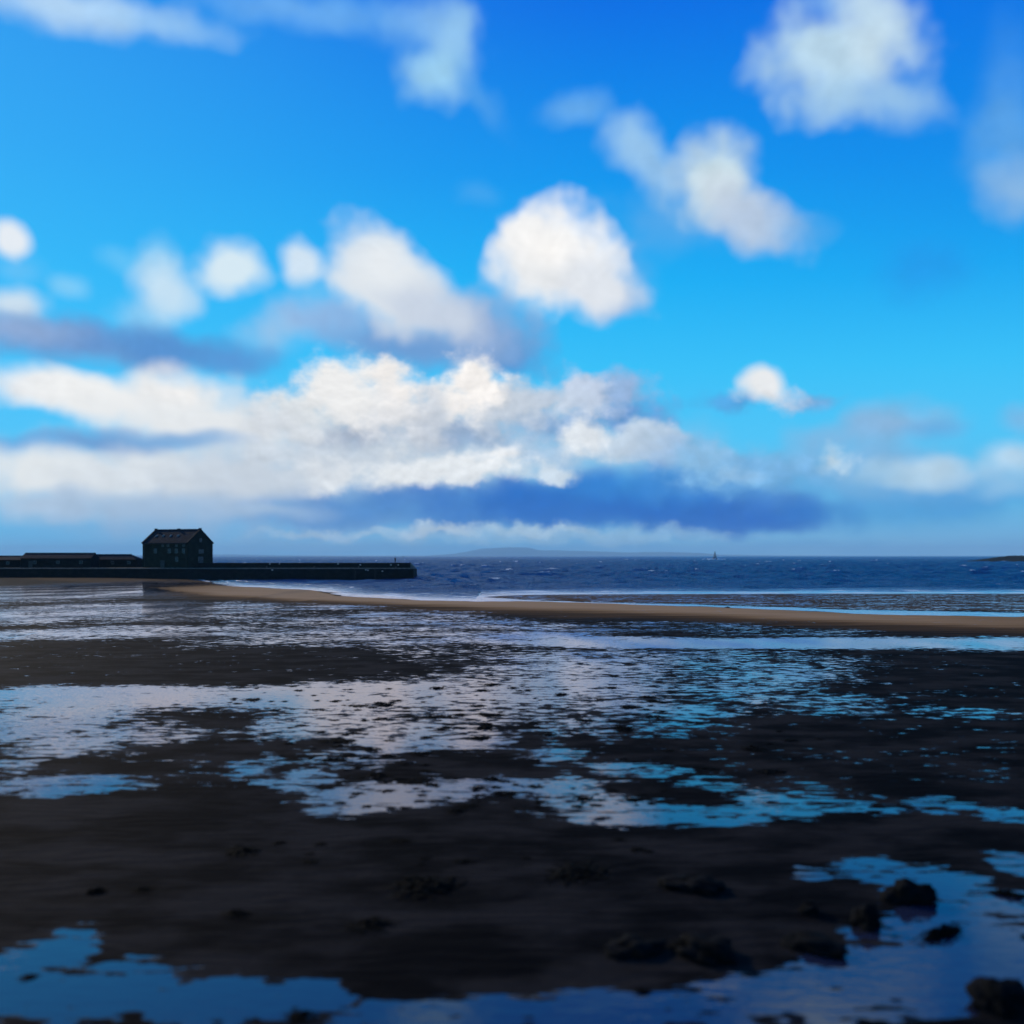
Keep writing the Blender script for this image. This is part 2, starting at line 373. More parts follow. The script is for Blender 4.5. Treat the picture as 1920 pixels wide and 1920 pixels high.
# ------------------------------------------------------------------ mesh helpers
def tag(o, label=None, cat=None, group=None, kind=None):
    if label: o['label'] = label
    if cat: o['category'] = cat
    if group: o['group'] = group
    if kind: o['kind'] = kind
    return o
def empty(name, loc=(0, 0, 0), rz=0.0):
    o = bpy.data.objects.new(name, None)
    o.location = loc; o.rotation_euler = (0, 0, rz); o.empty_display_size = .3
    COL.objects.link(o)
    return o
class MB:
    def __init__(s):
        s.v = []; s.f = []; s.uv = []
    def face(s, pts, uv=None):
        i = len(s.v)
        s.v += [tuple(p) for p in pts]
        s.f.append(tuple(range(i, i + len(pts))))
        if uv is None:
            p0, p1 = Vector(pts[0]), Vector(pts[1])
            u = (p1 - p0).normalized()
            nrm = Vector((0, 0, 0))
            for a, b in zip(pts, list(pts[1:]) + [pts[0]]):
                nrm += Vector(a).cross(Vector(b))
            w = nrm.normalized().cross(u)
            uv = [((Vector(p) - p0).dot(u), (Vector(p) - p0).dot(w)) for p in pts]
        s.uv += uv
    def box(s, x0, x1, y0, y1, z0, z1):
        c = [(x0, y0, z0), (x1, y0, z0), (x1, y1, z0), (x0, y1, z0), (x0, y0, z1), (x1, y0, z1), (x1, y1, z1), (x0, y1, z1)]
        for q in ((0, 1, 5, 4), (1, 2, 6, 5), (2, 3, 7, 6), (3, 0, 4, 7), (4, 5, 6, 7), (3, 2, 1, 0)):
            s.face([c[k] for k in q])
        return s
    def tube(s, a, b, r0, r1=None, n=8):
        r1 = r0 if r1 is None else r1
        a, b = Vector(a), Vector(b)
        d = (b - a).normalized()
        x = d.orthogonal().normalized(); y = d.cross(x)
        ring = lambda c, r: [c + (x * math.cos(2 * math.pi * k / n) + y * math.sin(2 * math.pi * k / n)) * r for k in range(n)]
        A, B = ring(a, r0), ring(b, r1)
        for k in range(n):
            j = (k + 1) % n
            s.face([A[k], A[j], B[j], B[k]])
        s.face(A[::-1]); s.face(B)
        return s
    def build(s, name, material, parent=None, smooth=False):
        me = bpy.data.meshes.new(name)
        me.from_pydata(s.v, [], s.f)
        ul = me.uv_layers.new(name="UVMap")
        ul.data.foreach_set("uv", [c for p in s.uv for c in p])
        bm = bmesh.new(); bm.from_mesh(me)
        bmesh.ops.remove_doubles(bm, verts=bm.verts, dist=1e-4)
        bmesh.ops.recalc_face_normals(bm, faces=bm.faces)
        if smooth:
            for f in bm.faces: f.smooth = True
        bm.to_mesh(me); bm.free()
        me.materials.append(material)
        o = bpy.data.objects.new(name, me)
        if parent: o.parent = parent
        COL.objects.link(o)
        return o
def grid_object(name, X, Y, Z, material, attrs=None, smooth=True):
    nr, nc = X.shape
    me = bpy.data.meshes.new(name)
    me.vertices.add(nr * nc)
    me.vertices.foreach_set("co", np.stack([X, Y, Z], -1).astype(np.float32).ravel())
    i = np.arange(nr * nc).reshape(nr, nc)
    q = np.stack([i[:-1, :-1], i[:-1, 1:], i[1:, 1:], i[1:, :-1]], -1).reshape(-1, 4)
    me.loops.add(q.size); me.polygons.add(len(q))
    me.loops.foreach_set("vertex_index", q.ravel().astype(np.int32))
    me.polygons.foreach_set("loop_start", (np.arange(len(q)) * 4).astype(np.int32))
    me.polygons.foreach_set("use_smooth", np.full(len(q), smooth))
    me.update(calc_edges=True)
    for k, a in (attrs or {}).items():
        at = me.attributes.new(k, 'FLOAT', 'POINT')
        at.data.foreach_set("value", a.astype(np.float32).ravel())
    me.materials.append(material)
    o = bpy.data.objects.new(name, me)
    COL.objects.link(o)
    return o
def sstep(a, b, x):
    t = np.clip((x - a) / (b - a), 0, 1)
    return t * t * (3 - 2 * t)

# ------------------------------------------------------------------ the beach
# damp hollows in the sand that hold water: x, y, half length, half width (metres), how full
POOLS = [
(-22.38,130.02,7.90,7.96,0.50),(-11.42,113.22,8.56,10.02,0.55),(-3.02,100.05,7.56,9.38,0.54),(4.21,92.69,7.01,8.06,0.50),(14.06,95.99,9.70,7.22,0.38)
,(22.10,89.05,9.02,4.98,0.36),(2.15,85.00,5.59,5.67,0.75),(21.24,77.75,24.38,5.22,1.15),(7.66,79.59,8.06,4.48,0.95),(36.75,77.22,15.64,4.68,1.10)
,(-15.18,84.13,10.96,9.90,0.55),(-25.26,89.76,9.02,9.42,0.55),(-33.81,88.37,8.90,8.53,0.70),(-39.22,86.34,6.54,7.00,0.75),(-4.35,78.46,7.91,6.74,0.55)
,(-78.73,208.50,26.56,67.46,0.85),(-37.63,122.63,14.33,24.98,0.54),(-50.17,122.63,13.14,24.98,0.72),(-16.26,104.56,13.63,11.90,0.50),(-7.22,89.63,11.73,8.77,0.52)
,(13.64,62.91,8.06,10.89,0.52),(13.00,48.24,3.85,6.48,0.50),(3.85,40.15,4.06,3.03,0.55),(5.89,62.91,8.06,10.89,0.66),(2.25,51.28,6.75,10.34,0.72)
,(9.21,55.31,6.23,10.46,0.60),(11.79,47.97,3.13,5.37,0.50),(6.28,42.90,3.46,3.60,0.60),(-1.44,49.22,5.54,9.55,0.74),(-6.21,47.87,6.21,6.38,0.86)
,(-11.15,48.05,4.85,3.97,1.00),(-17.22,48.05,6.30,3.97,1.15),(-22.07,48.05,3.88,3.97,1.00),(-7.07,41.48,3.12,4.68,0.74),(-3.82,38.15,2.29,4.74,0.80)
,(-1.50,37.21,1.60,2.71,0.78),(-5.22,33.29,2.02,2.17,0.50),(-18.26,40.56,3.25,5.10,0.90),(-15.30,36.45,2.03,2.60,0.85),(-13.74,37.85,2.29,3.36,0.70)
,(-12.81,29.39,2.23,1.49,0.95),(-11.17,29.35,1.19,1.02,0.60),(-15.23,31.98,0.97,1.61,0.70),(-7.78,32.02,0.97,2.01,0.50),(-6.10,30.11,1.37,1.78,0.70)
,(-3.73,28.32,2.01,1.76,1.05),(-4.25,27.03,1.10,0.81,0.85),(-2.05,28.92,1.76,1.45,0.85),(0.00,29.24,1.63,1.34,0.75),(1.32,28.94,1.17,1.64,0.78)
,(2.10,27.64,1.68,1.08,0.80),(3.19,26.25,2.39,1.41,0.84),(4.87,25.98,1.97,1.38,0.80),(6.86,27.15,1.10,1.96,0.82),(8.31,28.32,1.15,1.76,0.62)
,(8.92,27.06,1.51,1.15,0.70),(10.98,27.06,1.10,1.15,0.72),(12.37,25.95,1.05,1.06,0.74),(1.54,33.82,1.20,1.44,0.68),(3.40,31.93,1.30,1.12,0.60)
,(4.46,31.37,0.96,0.93,0.60),(5.62,29.92,1.21,1.27,0.62),(-7.53,16.37,0.94,2.08,1.30),(-5.98,15.59,1.26,1.33,1.20),(-4.36,15.12,1.22,0.99,1.20)
,(-3.16,15.20,1.00,0.87,1.10),(-1.56,14.65,1.49,0.59,1.00),(-0.45,14.83,1.13,0.69,1.00),(1.44,14.95,1.97,0.74,1.10),(2.58,14.95,1.52,0.70,1.10)
,(4.20,15.37,1.71,1.11,1.25),(6.02,16.17,1.79,1.63,1.25),(7.57,17.18,1.36,2.72,1.25),(8.31,20.80,1.47,1.36,0.95),(8.82,19.45,1.08,1.77,1.05)
,(7.43,21.56,1.09,1.02,0.80),(10.60,22.02,0.78,1.14,0.85),(6.20,17.73,0.81,0.99,0.70),(6.04,21.24,0.49,0.53,0.60),(0.00,13.46,10.89,0.99,1.30)
,(18.05,43.42,2.64,2.07,0.50),(-2.74,67.80,5.49,4.33,0.50)]

SHX = [-400, -120, -90, -76.9, -67.5, -51.6, -39.4, -29.9, -21.0, -11.7, -4.9, 3.2, 11.0, 18.3, 25.1, 34.0, 41.5, 58.2, 110, 400]
SHY = [330, 325, 300, 270.1, 246, 225.8, 215.2, 183.7, 172.2, 164, 160.2, 158.3, 154.8, 149.7, 145, 136.4, 127.6, 121.9, 117, 100]
def shore(x):
    return np.interp(x, SHX, SHY) + .9 * np.sin(x * .21 + .6) + .6 * np.sin(x * .53) + .35 * np.sin(x * 1.31 + 2 * np.sin(x * .17)) + 1.2 * np.sin(x * .075 + 1)
BXH = [-5, -1.9, 3.8, 23.3, 53.2, 94.6, 300]; BYH = [178, 183.7, 188.7, 191.3, 194, 194, 190]
BXL = [-5, -1.7, 3.3, 11.3, 25.9, 35.5, 43.9, 61.5, 110, 300]; BYL = [178, 172.2, 164, 158.3, 150.2, 143.2, 135.8, 129.2, 124, 110]
def sand_height(x, y):
    s = shore(x) - y
    slope = np.gradient(np.interp(np.linspace(-400, 400, 801), SHX, SHY))
    s = s / np.sqrt(1 + np.interp(x, np.linspace(-400, 400, 801), slope) ** 2)
    z = np.where(s > 0, .55 * (1 - np.exp(-np.maximum(s, 0) / 14)) + .22 * np.exp(-((s - 18) / 16) ** 2) * sstep(0, 8, s), np.maximum(.035 * s, -1.5))
    t = np.minimum(y - np.interp(x, BXL, BYL), np.interp(x, BXH, BYH) - y)
    t = np.where(x < -5, -5, t)
    zb = np.where(t > 0, .10 * (1 - np.exp(-np.maximum(t, 0) / 3)), -9)
    z = np.maximum(z, zb)
    z = z + (.012 * np.sin(x * .9 + y * .35) + .02 * np.sin(x * .23 - y * .31 + 1)) * sstep(2, 14, s)
    return z, s, t
def fan(rows, us):
    rows = np.asarray(rows); us = np.asarray(us)
    return rows[:, None] * us[None, :], np.repeat(rows[:, None], len(us), 1)
rows = [10.0]
while rows[-1] < 345:
    rows.append(rows[-1] * 1.0045 + .012)
us = np.concatenate([np.linspace(-3.0, -.62, 90)[:-1], np.linspace(-.62, .62, 680), np.linspace(.62, 3.0, 90)[1:]])
X, Y = fan(rows, us)
# the same sheet carries on under the promenade, behind the viewer
back = np.array([-80.0, -30, 0, 6])
Xb = np.repeat((us * 10.0)[None, :], 4, 0) * np.array([8, 3, 1.2, 1.02])[:, None]
X = np.vstack([Xb, X]); Y = np.vstack([np.repeat(back[:, None], len(us), 1), Y])
Z, S, BT = sand_height(X, Y)
base_wet = -.8 + .76 * sstep(22, 31, Y)
wet = base_wet.copy()
for (cx, cy, rx, ry, v) in POOLS:
    q = np.sqrt(((X - cx) / (rx * 1.15)) ** 2 + ((Y - cy) / (ry * 1.15)) ** 2)
    wet = np.maximum(wet, base_wet + (v - base_wet) * (1 - sstep(.4, 1.35, q)))
DX = [-140, -80, -47, -24, 2.5, 19, 33, 44, 100]; DY = [300, 218, 167, 147, 124, 112, 101, 93, 82]
yd = np.interp(X, DX, DY) + 1.5 * np.sin(X * .11)
dry = sstep(0, 1.5, S) * (.55 * sstep(yd - 6, yd + 10, Y) + .45 * sstep(yd - 26, yd + 2, Y))
dry = np.where((BT > 0) & (S < 0), .40 * sstep(0, 3, BT), dry)
dry *= (1 - sstep(-45, -85, X) * .65) * (1 - .22 * sstep(10, 60, X))
wet = np.where((BT > 0) & (S < 0), .40, wet * (1 - .85 * sstep(.42, .75, dry)))
ripple = sstep(46, 30, Y) * .92 + .08
m, T, out = mat("beach_sand")
pos = T.n('ShaderNodeNewGeometry').outputs['Position']
at = lambda k: T.n('ShaderNodeAttribute', attribute_name=k).outputs['Fac']
a_wet, a_dry, a_rip = at('wet'), at('dry'), at('ripple')
pst = T.vm('MULTIPLY', pos, (.62, 1, 0))
n1 = T.noise(pst, 1.75, 8, .60)
n2 = T.noise(pst, .26, 4, .55)
sp = T.n('ShaderNodeSeparateXYZ', {0: pos})
wob = T.noise(T.vm('MULTIPLY', pos, (.35, 1.0, 0)), .8, 3, .5)
ph = T.m('ADD', T.m('MULTIPLY', sp.outputs[1], 2 * math.pi / .46), T.m('MULTIPLY', wob, 34.0))
rip = T.m('SINE', ph)
rip_a = T.m('MULTIPLY', T.m('MULTIPLY', rip, a_rip), T.ramp(T.noise(pos, .15, 2, .5), .3, .6, .45, 1))
lvl = T.m('ADD', a_wet, T.m('MULTIPLY', T.m('SUBTRACT', n1, .5), 2.9))
lvl = T.m('ADD', lvl, T.m('MULTIPLY', T.m('SUBTRACT', n2, .5), 1.5))
lvl = T.m('ADD', lvl, T.m('MULTIPLY', T.m('SUBTRACT', T.noise(pst, 4.5, 5, .62), .5), 1.1))
lvl = T.m('SUBTRACT', lvl, T.m('MULTIPLY', rip_a, .30))
water = T.ramp(lvl, .59, .66)
grain = T.noise(pos, 14, 5, .7)
blot = T.noise(pst, .5, 6, .6)
dark = T.mix(T.ramp(blot, .40, .62), (.0022, .0025, .0034), (.0185, .0165, .0168))
dark = T.mix(T.ramp(grain, .3, .7, 0, .5), dark, (.0045, .0045, .0048))
band = T.noise(T.vm('MULTIPLY', pos, (.05, .6, 0)), 1.0, 5, .6)
dd = T.m('ADD', a_dry, T.m('MULTIPLY', T.m('MULTIPLY', T.m('SUBTRACT', band, .5), .8), T.ramp(a_dry, 0, .2)))
tan = T.cramp(dd, [(0, (0, 0, 0)), (.18, (.016, .012, .010)), (.45, (.075, .040, .018)), (.72, (.21, .118, .056)), (1.0, (.31, .190, .104))])
scol = T.mix(T.ramp(dd, .02, .25), dark, tan)
hgt = T.m('ADD', T.m('MULTIPLY', rip_a, .010), T.m('MULTIPLY', T.noise(pos, 5, 5, .6), .018))
bp = T.n('ShaderNodeBump', {'Height': hgt, 'Strength': 1.0, 'Distance': 1.0})
sand = T.n('ShaderNodeBsdfPrincipled', {'Base Color': scol, 'Roughness': .85, 'Specular IOR Level': .006, 'Normal': bp.outputs[0]})
wb = T.n('ShaderNodeBump', {'Height': T.noise(T.vm('MULTIPLY', pos, (1, 2.2, 0)), 2.2, 3, .5), 'Strength': 1.0, 'Distance': .006})
def water_layer(base, rough, nrm, tint, ior=1.42):      # diffuse base under a sky mirror; both tinted to paint in the reflection's hue
    d_ = T.n('ShaderNodeBsdfDiffuse', {'Color': base, 'Normal': nrm})
    g_ = T.n('ShaderNodeBsdfGlossy', {'Color': tint, 'Roughness': rough, 'Normal': nrm})
    fr = T.n('ShaderNodeFresnel', {'IOR': ior, 'Normal': nrm})
    return T.n('ShaderNodeMixShader', {0: fr.outputs[0], 1: d_.outputs[0], 2: g_.outputs[0]})
pool = water_layer((.012, .016, .036, 1), .03, wb.outputs[0], (1.0, .93, .99, 1), 1.58)
film = water_layer(scol, .22, bp.outputs[0], (.90, .88, 1.0, 1), 1.33)
wetness = T.m('MULTIPLY', T.ramp(lvl, .40, .62, 0, .45), T.ramp(a_dry, .5, .2))
damp = T.n('ShaderNodeMixShader', {0: wetness, 1: sand.outputs[0], 2: film.outputs[0]})
mx = T.n('ShaderNodeMixShader', {0: water, 1: damp.outputs[0], 2: pool.outputs[0]})
T.t.links.new(mx.outputs[0], out.inputs[0])
beach = grid_object("beach", X, Y, Z, m, {'wet': wet, 'dry': dry, 'ripple': ripple})
tag(beach, kind='structure')

# ------------------------------------------------------------------ the sea
rows = [96.0]
while rows[-1] < 2400:
    rows.append(rows[-1] * 1.0052 + .25)
while rows[-1] < 40000:
    rows.append(rows[-1] * 1.05)
rows[-1] = 40000
us = np.concatenate([np.linspace(-1.5, -.54, 60)[:-1], np.linspace(-.54, .54, 760), np.linspace(.54, 1.5, 60)[1:]])
X, Y = fan(rows, us)
off = np.maximum(Y - shore(X), np.where(X > -5, 0, -99) - 99)
off = np.where(X > -5, np.minimum(np.abs(off), 999) * 1.0, off)
seaward = Y - np.where(X > -6, np.interp(X, BXH, BYH), shore(X))
amp = np.clip(seaward / 170, 0, 1) ** .8 * .9 + .05
amp *= 1 - sstep(1500, 2400, Y)
Z = np.zeros_like(X)
for k in range(46):
    L = 5.0 * (1.075 ** k)
    if L > 34: break
    th = R(90 + 14) + rng.normal(0, .62)
    kx, ky = math.cos(th) * 2 * math.pi / L, math.sin(th) * 2 * math.pi / L
    a = .062 * L ** .72 / 3.1
    phs = rng.uniform(0, 6.28)
    fade = 1 - sstep(L * 110, L * 240, Y)
    arg = kx * X + ky * Y + phs + .6 * np.sin(X * .013 + k) + .5 * np.sin(Y * .011 + 2 * k)
    Z += a * fade * (1 - 2 * np.abs(np.sin(arg / 2)) ** 1.0 + .27)
Zw = Z / max(1e-6, float(Z[60:300].std())) * .45
Z = Z * amp
crest = sstep(.80, 1.5, Zw) * sstep(10, 60, seaward)
surf_line = np.zeros_like(X)
for dist, w_, sgt in ((3, 3.5, .9), (15, 3.0, .75), (30, 3.5, .5)):
    wv = dist + 4 * np.sin(X * .06 + dist) + 2.0 * np.sin(X * .19 + dist * 2)
    surf_line = np.maximum(surf_line, sgt * np.exp(-((seaward - wv) / w_) ** 2))
shallow = 1 - sstep(0, 42, seaward)
m, T, out = mat("sea_water")
pos = T.n('ShaderNodeNewGeometry').outputs['Position']
at = lambda k: T.n('ShaderNodeAttribute', attribute_name=k).outputs['Fac']
f1 = T.noise(T.vm('MULTIPLY', pos, (.35, .16, 0)), 1.0, 6, .65)
f2 = T.noise(T.vm('MULTIPLY', pos, (.10, .22, 0)), 1.0, 5, .6)
foam = T.m('ADD', T.m('MULTIPLY', at('crest'), 1.0), T.m('MULTIPLY', T.m('SUBTRACT', f1, .5), 1.7))
foam = T.ramp(foam, .80, 1.02, 0, .8)
sl = T.ramp(T.m('ADD', at('surf_line'), T.m('MULTIPLY', T.m('SUBTRACT', f2, .5), 2.2)), .58, .95, 0, .75)
foam = T.m('MAXIMUM', foam, sl)
rip1 = T.noise(T.vm('MULTIPLY', pos, (1, .8, 0)), .9, 4, .6)
rip2 = T.noise(T.vm('MULTIPLY', pos, (.16, .09, 0)), 1.0, 6, .68)
hh = T.m('ADD', T.m('MULTIPLY', rip1, .55), T.m('MULTIPLY', rip2, 3.4))
calm = T.ramp(at('shallow'), 0, 1, 1, .12)
bp = T.n('ShaderNodeBump', {'Height': T.m('MULTIPLY', hh, calm), 'Strength': 1.0, 'Distance': 1.0})
deep = T.mix(T.ramp(rip2, .35, .65), (.0006, .020, .095), (.002, .042, .150))  # wave highlights and darker troughs painted into the deep water colour
wcol = T.mix(at('shallow'), deep, (.03, .055, .075))
lw = T.n('ShaderNodeLayerWeight', {'Blend': .5, 'Normal': bp.outputs[0]})
facing = lw.outputs['Facing']
refl = T.m('ADD', T.ramp(facing, .78, .98, .0, .58), T.m('MULTIPLY', at('shallow'), .42))
wd_ = T.n('ShaderNodeBsdfDiffuse', {'Color': wcol, 'Normal': bp.outputs[0]})
wg_ = T.n('ShaderNodeBsdfGlossy', {'Color': T.mix(at('shallow'), (.62, .82, 1.0), (1.0, .88, .88)), 'Roughness': .16, 'Normal': bp.outputs[0]})
wa = T.n('ShaderNodeMixShader', {0: refl, 1: wd_.outputs[0], 2: wg_.outputs[0]})
fo = T.n('ShaderNodeBsdfPrincipled', {'Base Color': (.62, .68, .74, 1), 'Roughness': .8})
mx = T.n('ShaderNodeMixShader', {0: foam, 1: wa.outputs[0], 2: fo.outputs[0]})
T.t.links.new(mx.outputs[0], out.inputs[0])
sea = grid_object("sea", X, Y, Z, m, {'crest': crest, 'surf_line': surf_line, 'shallow': shallow})
tag(sea, kind='structure')

# ------------------------------------------------------------------ hills far over the water, headland
def ridge_profile(pts, dist, name, depth, material, rough, seed, base=-2.0, nx=420, ny=40):
    px = np.array([p[0] for p in pts], float); hz = np.array([p[1] for p in pts], float)
    gx = np.linspace(px[0], px[-1], nx); h = np.interp(gx, px, hz)
    X = np.repeat(gx[None, :], ny, 0)
    t = np.linspace(0, 1, ny)[:, None]
    Y = dist + (t - .45) * depth + 0 * X
    Z = np.zeros_like(X)
    for i in range(ny):
        for j in range(nx):
            nz = mnoise.fractal(Vector((X[i, j], Y[i, j], seed)) / (depth * .28), .8, 2.2, 6)
            Z[i, j] = h[j] * (math.sin(math.pi * min(1, max(0, t[i, 0]))) ** .75) * (1 + rough * nz) + (base if i in (0, ny - 1) else 0)
    o = grid_object(name, X, Y, Z, material)
    return tag(o, kind='structure')
HK = 36000 / 1968
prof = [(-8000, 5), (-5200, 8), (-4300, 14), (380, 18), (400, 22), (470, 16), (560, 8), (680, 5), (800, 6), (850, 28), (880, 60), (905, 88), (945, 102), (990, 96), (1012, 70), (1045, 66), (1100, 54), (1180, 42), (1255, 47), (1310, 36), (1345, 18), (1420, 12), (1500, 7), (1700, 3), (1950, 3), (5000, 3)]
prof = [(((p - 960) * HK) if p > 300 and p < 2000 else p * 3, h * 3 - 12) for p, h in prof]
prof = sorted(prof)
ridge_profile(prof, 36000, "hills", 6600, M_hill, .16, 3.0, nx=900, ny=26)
ridge_profile([(560, 0), (572, 2.5), (586, 5.5), (600, 7.2), (640, 9), (700, 12), (800, 16), (980, 20), (1200, 18)], 1250, "headland", 130, M_head, .35, 9.0)

# ------------------------------------------------------------------ harbour pier
DECK, PAR = 3.42, 4.88
pier = empty("harbour_pier", (-60, 306, 0))
tag(pier, "long black stone harbour pier with stepped parapet running out from the left", "pier")
def local(o_or_list, ox=-60, oy=306):
    return o_or_list
b = MB()
# battered face: foot 0.5 m further out than the top
def batter(mb, x0, x1, y0, y1, z0, z1, k=.5):
    f = [(x0, y0 - k, z0), (x1 + k * .3, y0 - k, z0), (x1, y0, z1), (x0, y0, z1)]
    g = [(x0, y1, z0), (x1 + k * .3, y1, z0), (x1, y1, z1), (x0, y1, z1)]
    mb.face(f); mb.face([g[1], g[0], g[3], g[2]])
    mb.face([f[1], g[1], g[2], f[2]]); mb.face([g[0], f[0], f[3], g[3]])
    mb.face([f[3], f[2], g[2], g[3]]); mb.face([f[0], g[0], g[1], f[1]])
batter(b, -190, -24.5, 0, 34, -1.6, DECK - .22)
b2 = MB(); batter(b2, -24.5 + .003, 31.3, 0, 10.5, -1.6, DECK - .22)
b.v_off = 0
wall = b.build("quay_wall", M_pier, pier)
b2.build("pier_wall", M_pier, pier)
c = MB()
x = -190.0
while x < 31.2:
    w_ = random.uniform(1.5, 2.4); x2 = min(x + w_, 31.45)
    dz_ = random.uniform(-.025, .025)
    c.box(x, x2 - .03, -.14, 1.25 + random.uniform(-.05, .05), DECK - .215, DECK + dz_)
    x = x2
c.build("coping", M_lip, pier)
dk = MB(); dk.box(-190, -24.6, 1.4, 33.8, DECK - .3, DECK - .05); dk.box(-24.5, 31.0, 1.4, 6.4, DECK - .3, DECK - .05)
dk.build("deck", M_pier, pier)
p = MB()
p.box(-33.0, 29.6, 6.5, 9.6, DECK - .3, PAR - .14)
par = p.build("parapet", M_parapet, pier)
p = MB(); x = -33.05
while x < 29.6:
    x2 = min(x + random.uniform(1.1, 2.0), 29.75)
    p.box(x, x2 - .02, 6.38, 9.72, PAR - .135, PAR + random.uniform(-.02, .025)); x = x2
p.build("parapet_cap", M_parapet, par)
# steps down at the end of the parapet, seaward end
st = MB()
for k in range(4):
    st.box(29.76 + k * .34, 29.76 + (k + 1) * .34 - .004, 6.8, 9.2, DECK - .06, PAR - .3 - k * .34)
st.build("end_steps", M_lip, pier)
# pale blocks that catch the eye in the dark walls
for px, z, row in ((506, 4.58, 'p'), (524, 4.62, 'p'), (634, 4.6, 'p'), (675.6, 4.3, 'p'), (733, 4.3, 'p'), (746.6, 4.28, 'p'), (510.6, 2.86, 'w'), (686, 2.9, 'w'), (690, 2.78, 'w'), (717, 2.5, 'w')):
    yy = 312.5 if row == 'p' else 306
    xx = (px - 960) / 1968 * yy + 60
    q = MB(); s_ = random.uniform(.16, .24)
    y0 = 6.44 if row == 'p' else -.5 * (DECK - .22 - z) / (DECK + 1.38) - .05
    q.box(xx - s_ * 1.2, xx + s_ * 1.2, y0, y0 + .14, z - s_ * .8, z + s_ * .8)
    q.build("pale_block", M_pale, par if row == 'p' else pier)
for px in (666, 704):
    xx = (px - 960) / 1968 * 306 + 60
    L = MB()
    for sx_ in (-.22, .22):
        L.tube((xx + sx_, -.62, -.4), (xx + sx_, -.24, DECK + .1), .035, n=6)
    for k in range(13):
        t_ = k / 12
        L.tube((xx - .22, -.62 + .36 * t_, -.3 + 3.6 * t_), (xx + .22, -.62 + .36 * t_, -.3 + 3.6 * t_), .022, n=6)
    L.build("ladder", M_iron, pier)
def bollard_mesh():
    q = MB()
    q.tube((0, 0, 0), (0, 0, .1), .24, .22, 12); q.tube((0, 0, .1), (0, 0, .42), .15, .13, 12); q.tube((0, 0, .42), (0, 0, .52), .21, .21, 12); q.tube((0, 0, .52), (0, 0, .57), .21, .12, 12)
    return q
for k, xx in enumerate((-12, 2, 15, 26)):
    o = bollard_mesh().build("bollard", M_iron, pier); o.location = (xx, 1.9, DECK - .05)

# ------------------------------------------------------------------ granary on the pier
CX, CY, PHI = -95.6, 310.0, R(22)
LB, WB = 17.0, 11.3
EAVE, RIDGE = 10.9 - DECK, 14.75 - DECK
gran = empty("stone_granary", (CX, CY, DECK - .05), -PHI)
tag(gran, "big dark stone granary with slate gable roof standing on the pier", "building")
# local frame: -x runs along the long front from the near corner, +y runs back along the gable
q = MB()
q.face([(-LB, 0, 0), (0, 0, 0), (0, 0, EAVE), (-LB, 0, EAVE)])
q.face([(0, WB, 0), (-LB, WB, 0), (-LB, WB, EAVE), (0, WB, EAVE)])
q.face([(0, 0, 0), (0, WB, 0), (0, WB, EAVE), (0, WB / 2, RIDGE), (0, 0, EAVE)])
q.face([(-LB, WB, 0), (-LB, 0, 0), (-LB, 0, EAVE), (-LB, WB / 2, RIDGE), (-LB, WB, EAVE)])
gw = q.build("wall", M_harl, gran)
def slab(y0, z0, y1, z1, x0, x1, th=.16):
    d = Vector((0, y1 - y0, z1 - z0)).normalized(); nrm = Vector((0, -d.z, d.y))
    if nrm.z < 0: nrm = -nrm
    a, b_, c_, e_ = Vector((x0, y0, z0)), Vector((x1, y0, z0)), Vector((x1, y1, z1)), Vector((x0, y1, z1))
    t = MB(); top = [p_ + nrm * th for p_ in (a, b_, c_, e_)]; bot = [p_ + nrm * .012 for p_ in (a, b_, c_, e_)]
    t.face(top); t.face(bot[::-1])
    for i in range(4):
        j = (i + 1) % 4
        t.face([bot[i], bot[j], top[j], top[i]])
    return t
sl = (RIDGE - EAVE) / (WB / 2)
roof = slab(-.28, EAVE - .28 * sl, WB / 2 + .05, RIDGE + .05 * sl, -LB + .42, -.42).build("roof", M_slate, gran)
bk = slab(WB + .28, EAVE - .28 * sl, WB / 2 - .05, RIDGE + .05 * sl, -LB + .42, -.42, .155).build("roof_back", M_slate, gran)
rg = MB(); rg.tube((-LB + .4, WB / 2, RIDGE + .24), (-.4, WB / 2, RIDGE + .24), .15, n=10)
rg.build("ridge", M_slate, roof)
for xe in (-LB, 0):
    for s_ in (0, 1):
        y0, y1 = (-.34, WB / 2 + .02) if s_ == 0 else (WB + .34, WB / 2 - .02)
        x0, x1 = (xe - .06, xe + .40) if xe < -1 else (xe - .40, xe + .06)
        slab(y0, EAVE - .34 * sl, y1, RIDGE + .02 * sl, x0, x1, .34 - .004 * s_).build("skew", M_parapet, gran)
    t = MB(); x0, x1 = (xe - .1, xe + .55) if xe < -1 else (xe - .55, xe + .1)
    t.box(x0, x1, WB / 2 - .34, WB / 2 + .34, RIDGE + .1, RIDGE + .62)
    t.build("ridge_block", M_parapet, gran)
v_ = MB(); v_.box(-8.6, -7.7, WB / 2 - .25, WB / 2 + .25, RIDGE + .2, RIDGE + .55); v_.build("ridge_vent", M_slate, roof)
gt = MB(); gt.tube((-LB + .3, -.42, EAVE - .28), (-.3, -.42, EAVE - .28), .075, n=8)
gut = gt.build("gutter", M_iron, gran)
for xx in (-.75, -LB + .8):
    d_ = MB(); d_.tube((xx, -.1, .1), (xx, -.1, EAVE - .5), .055, n=8); d_.tube((xx, -.1, EAVE - .5), (xx, -.42, EAVE - .3), .055, n=8)
    d_.build("downpipe", M_iron, gran)
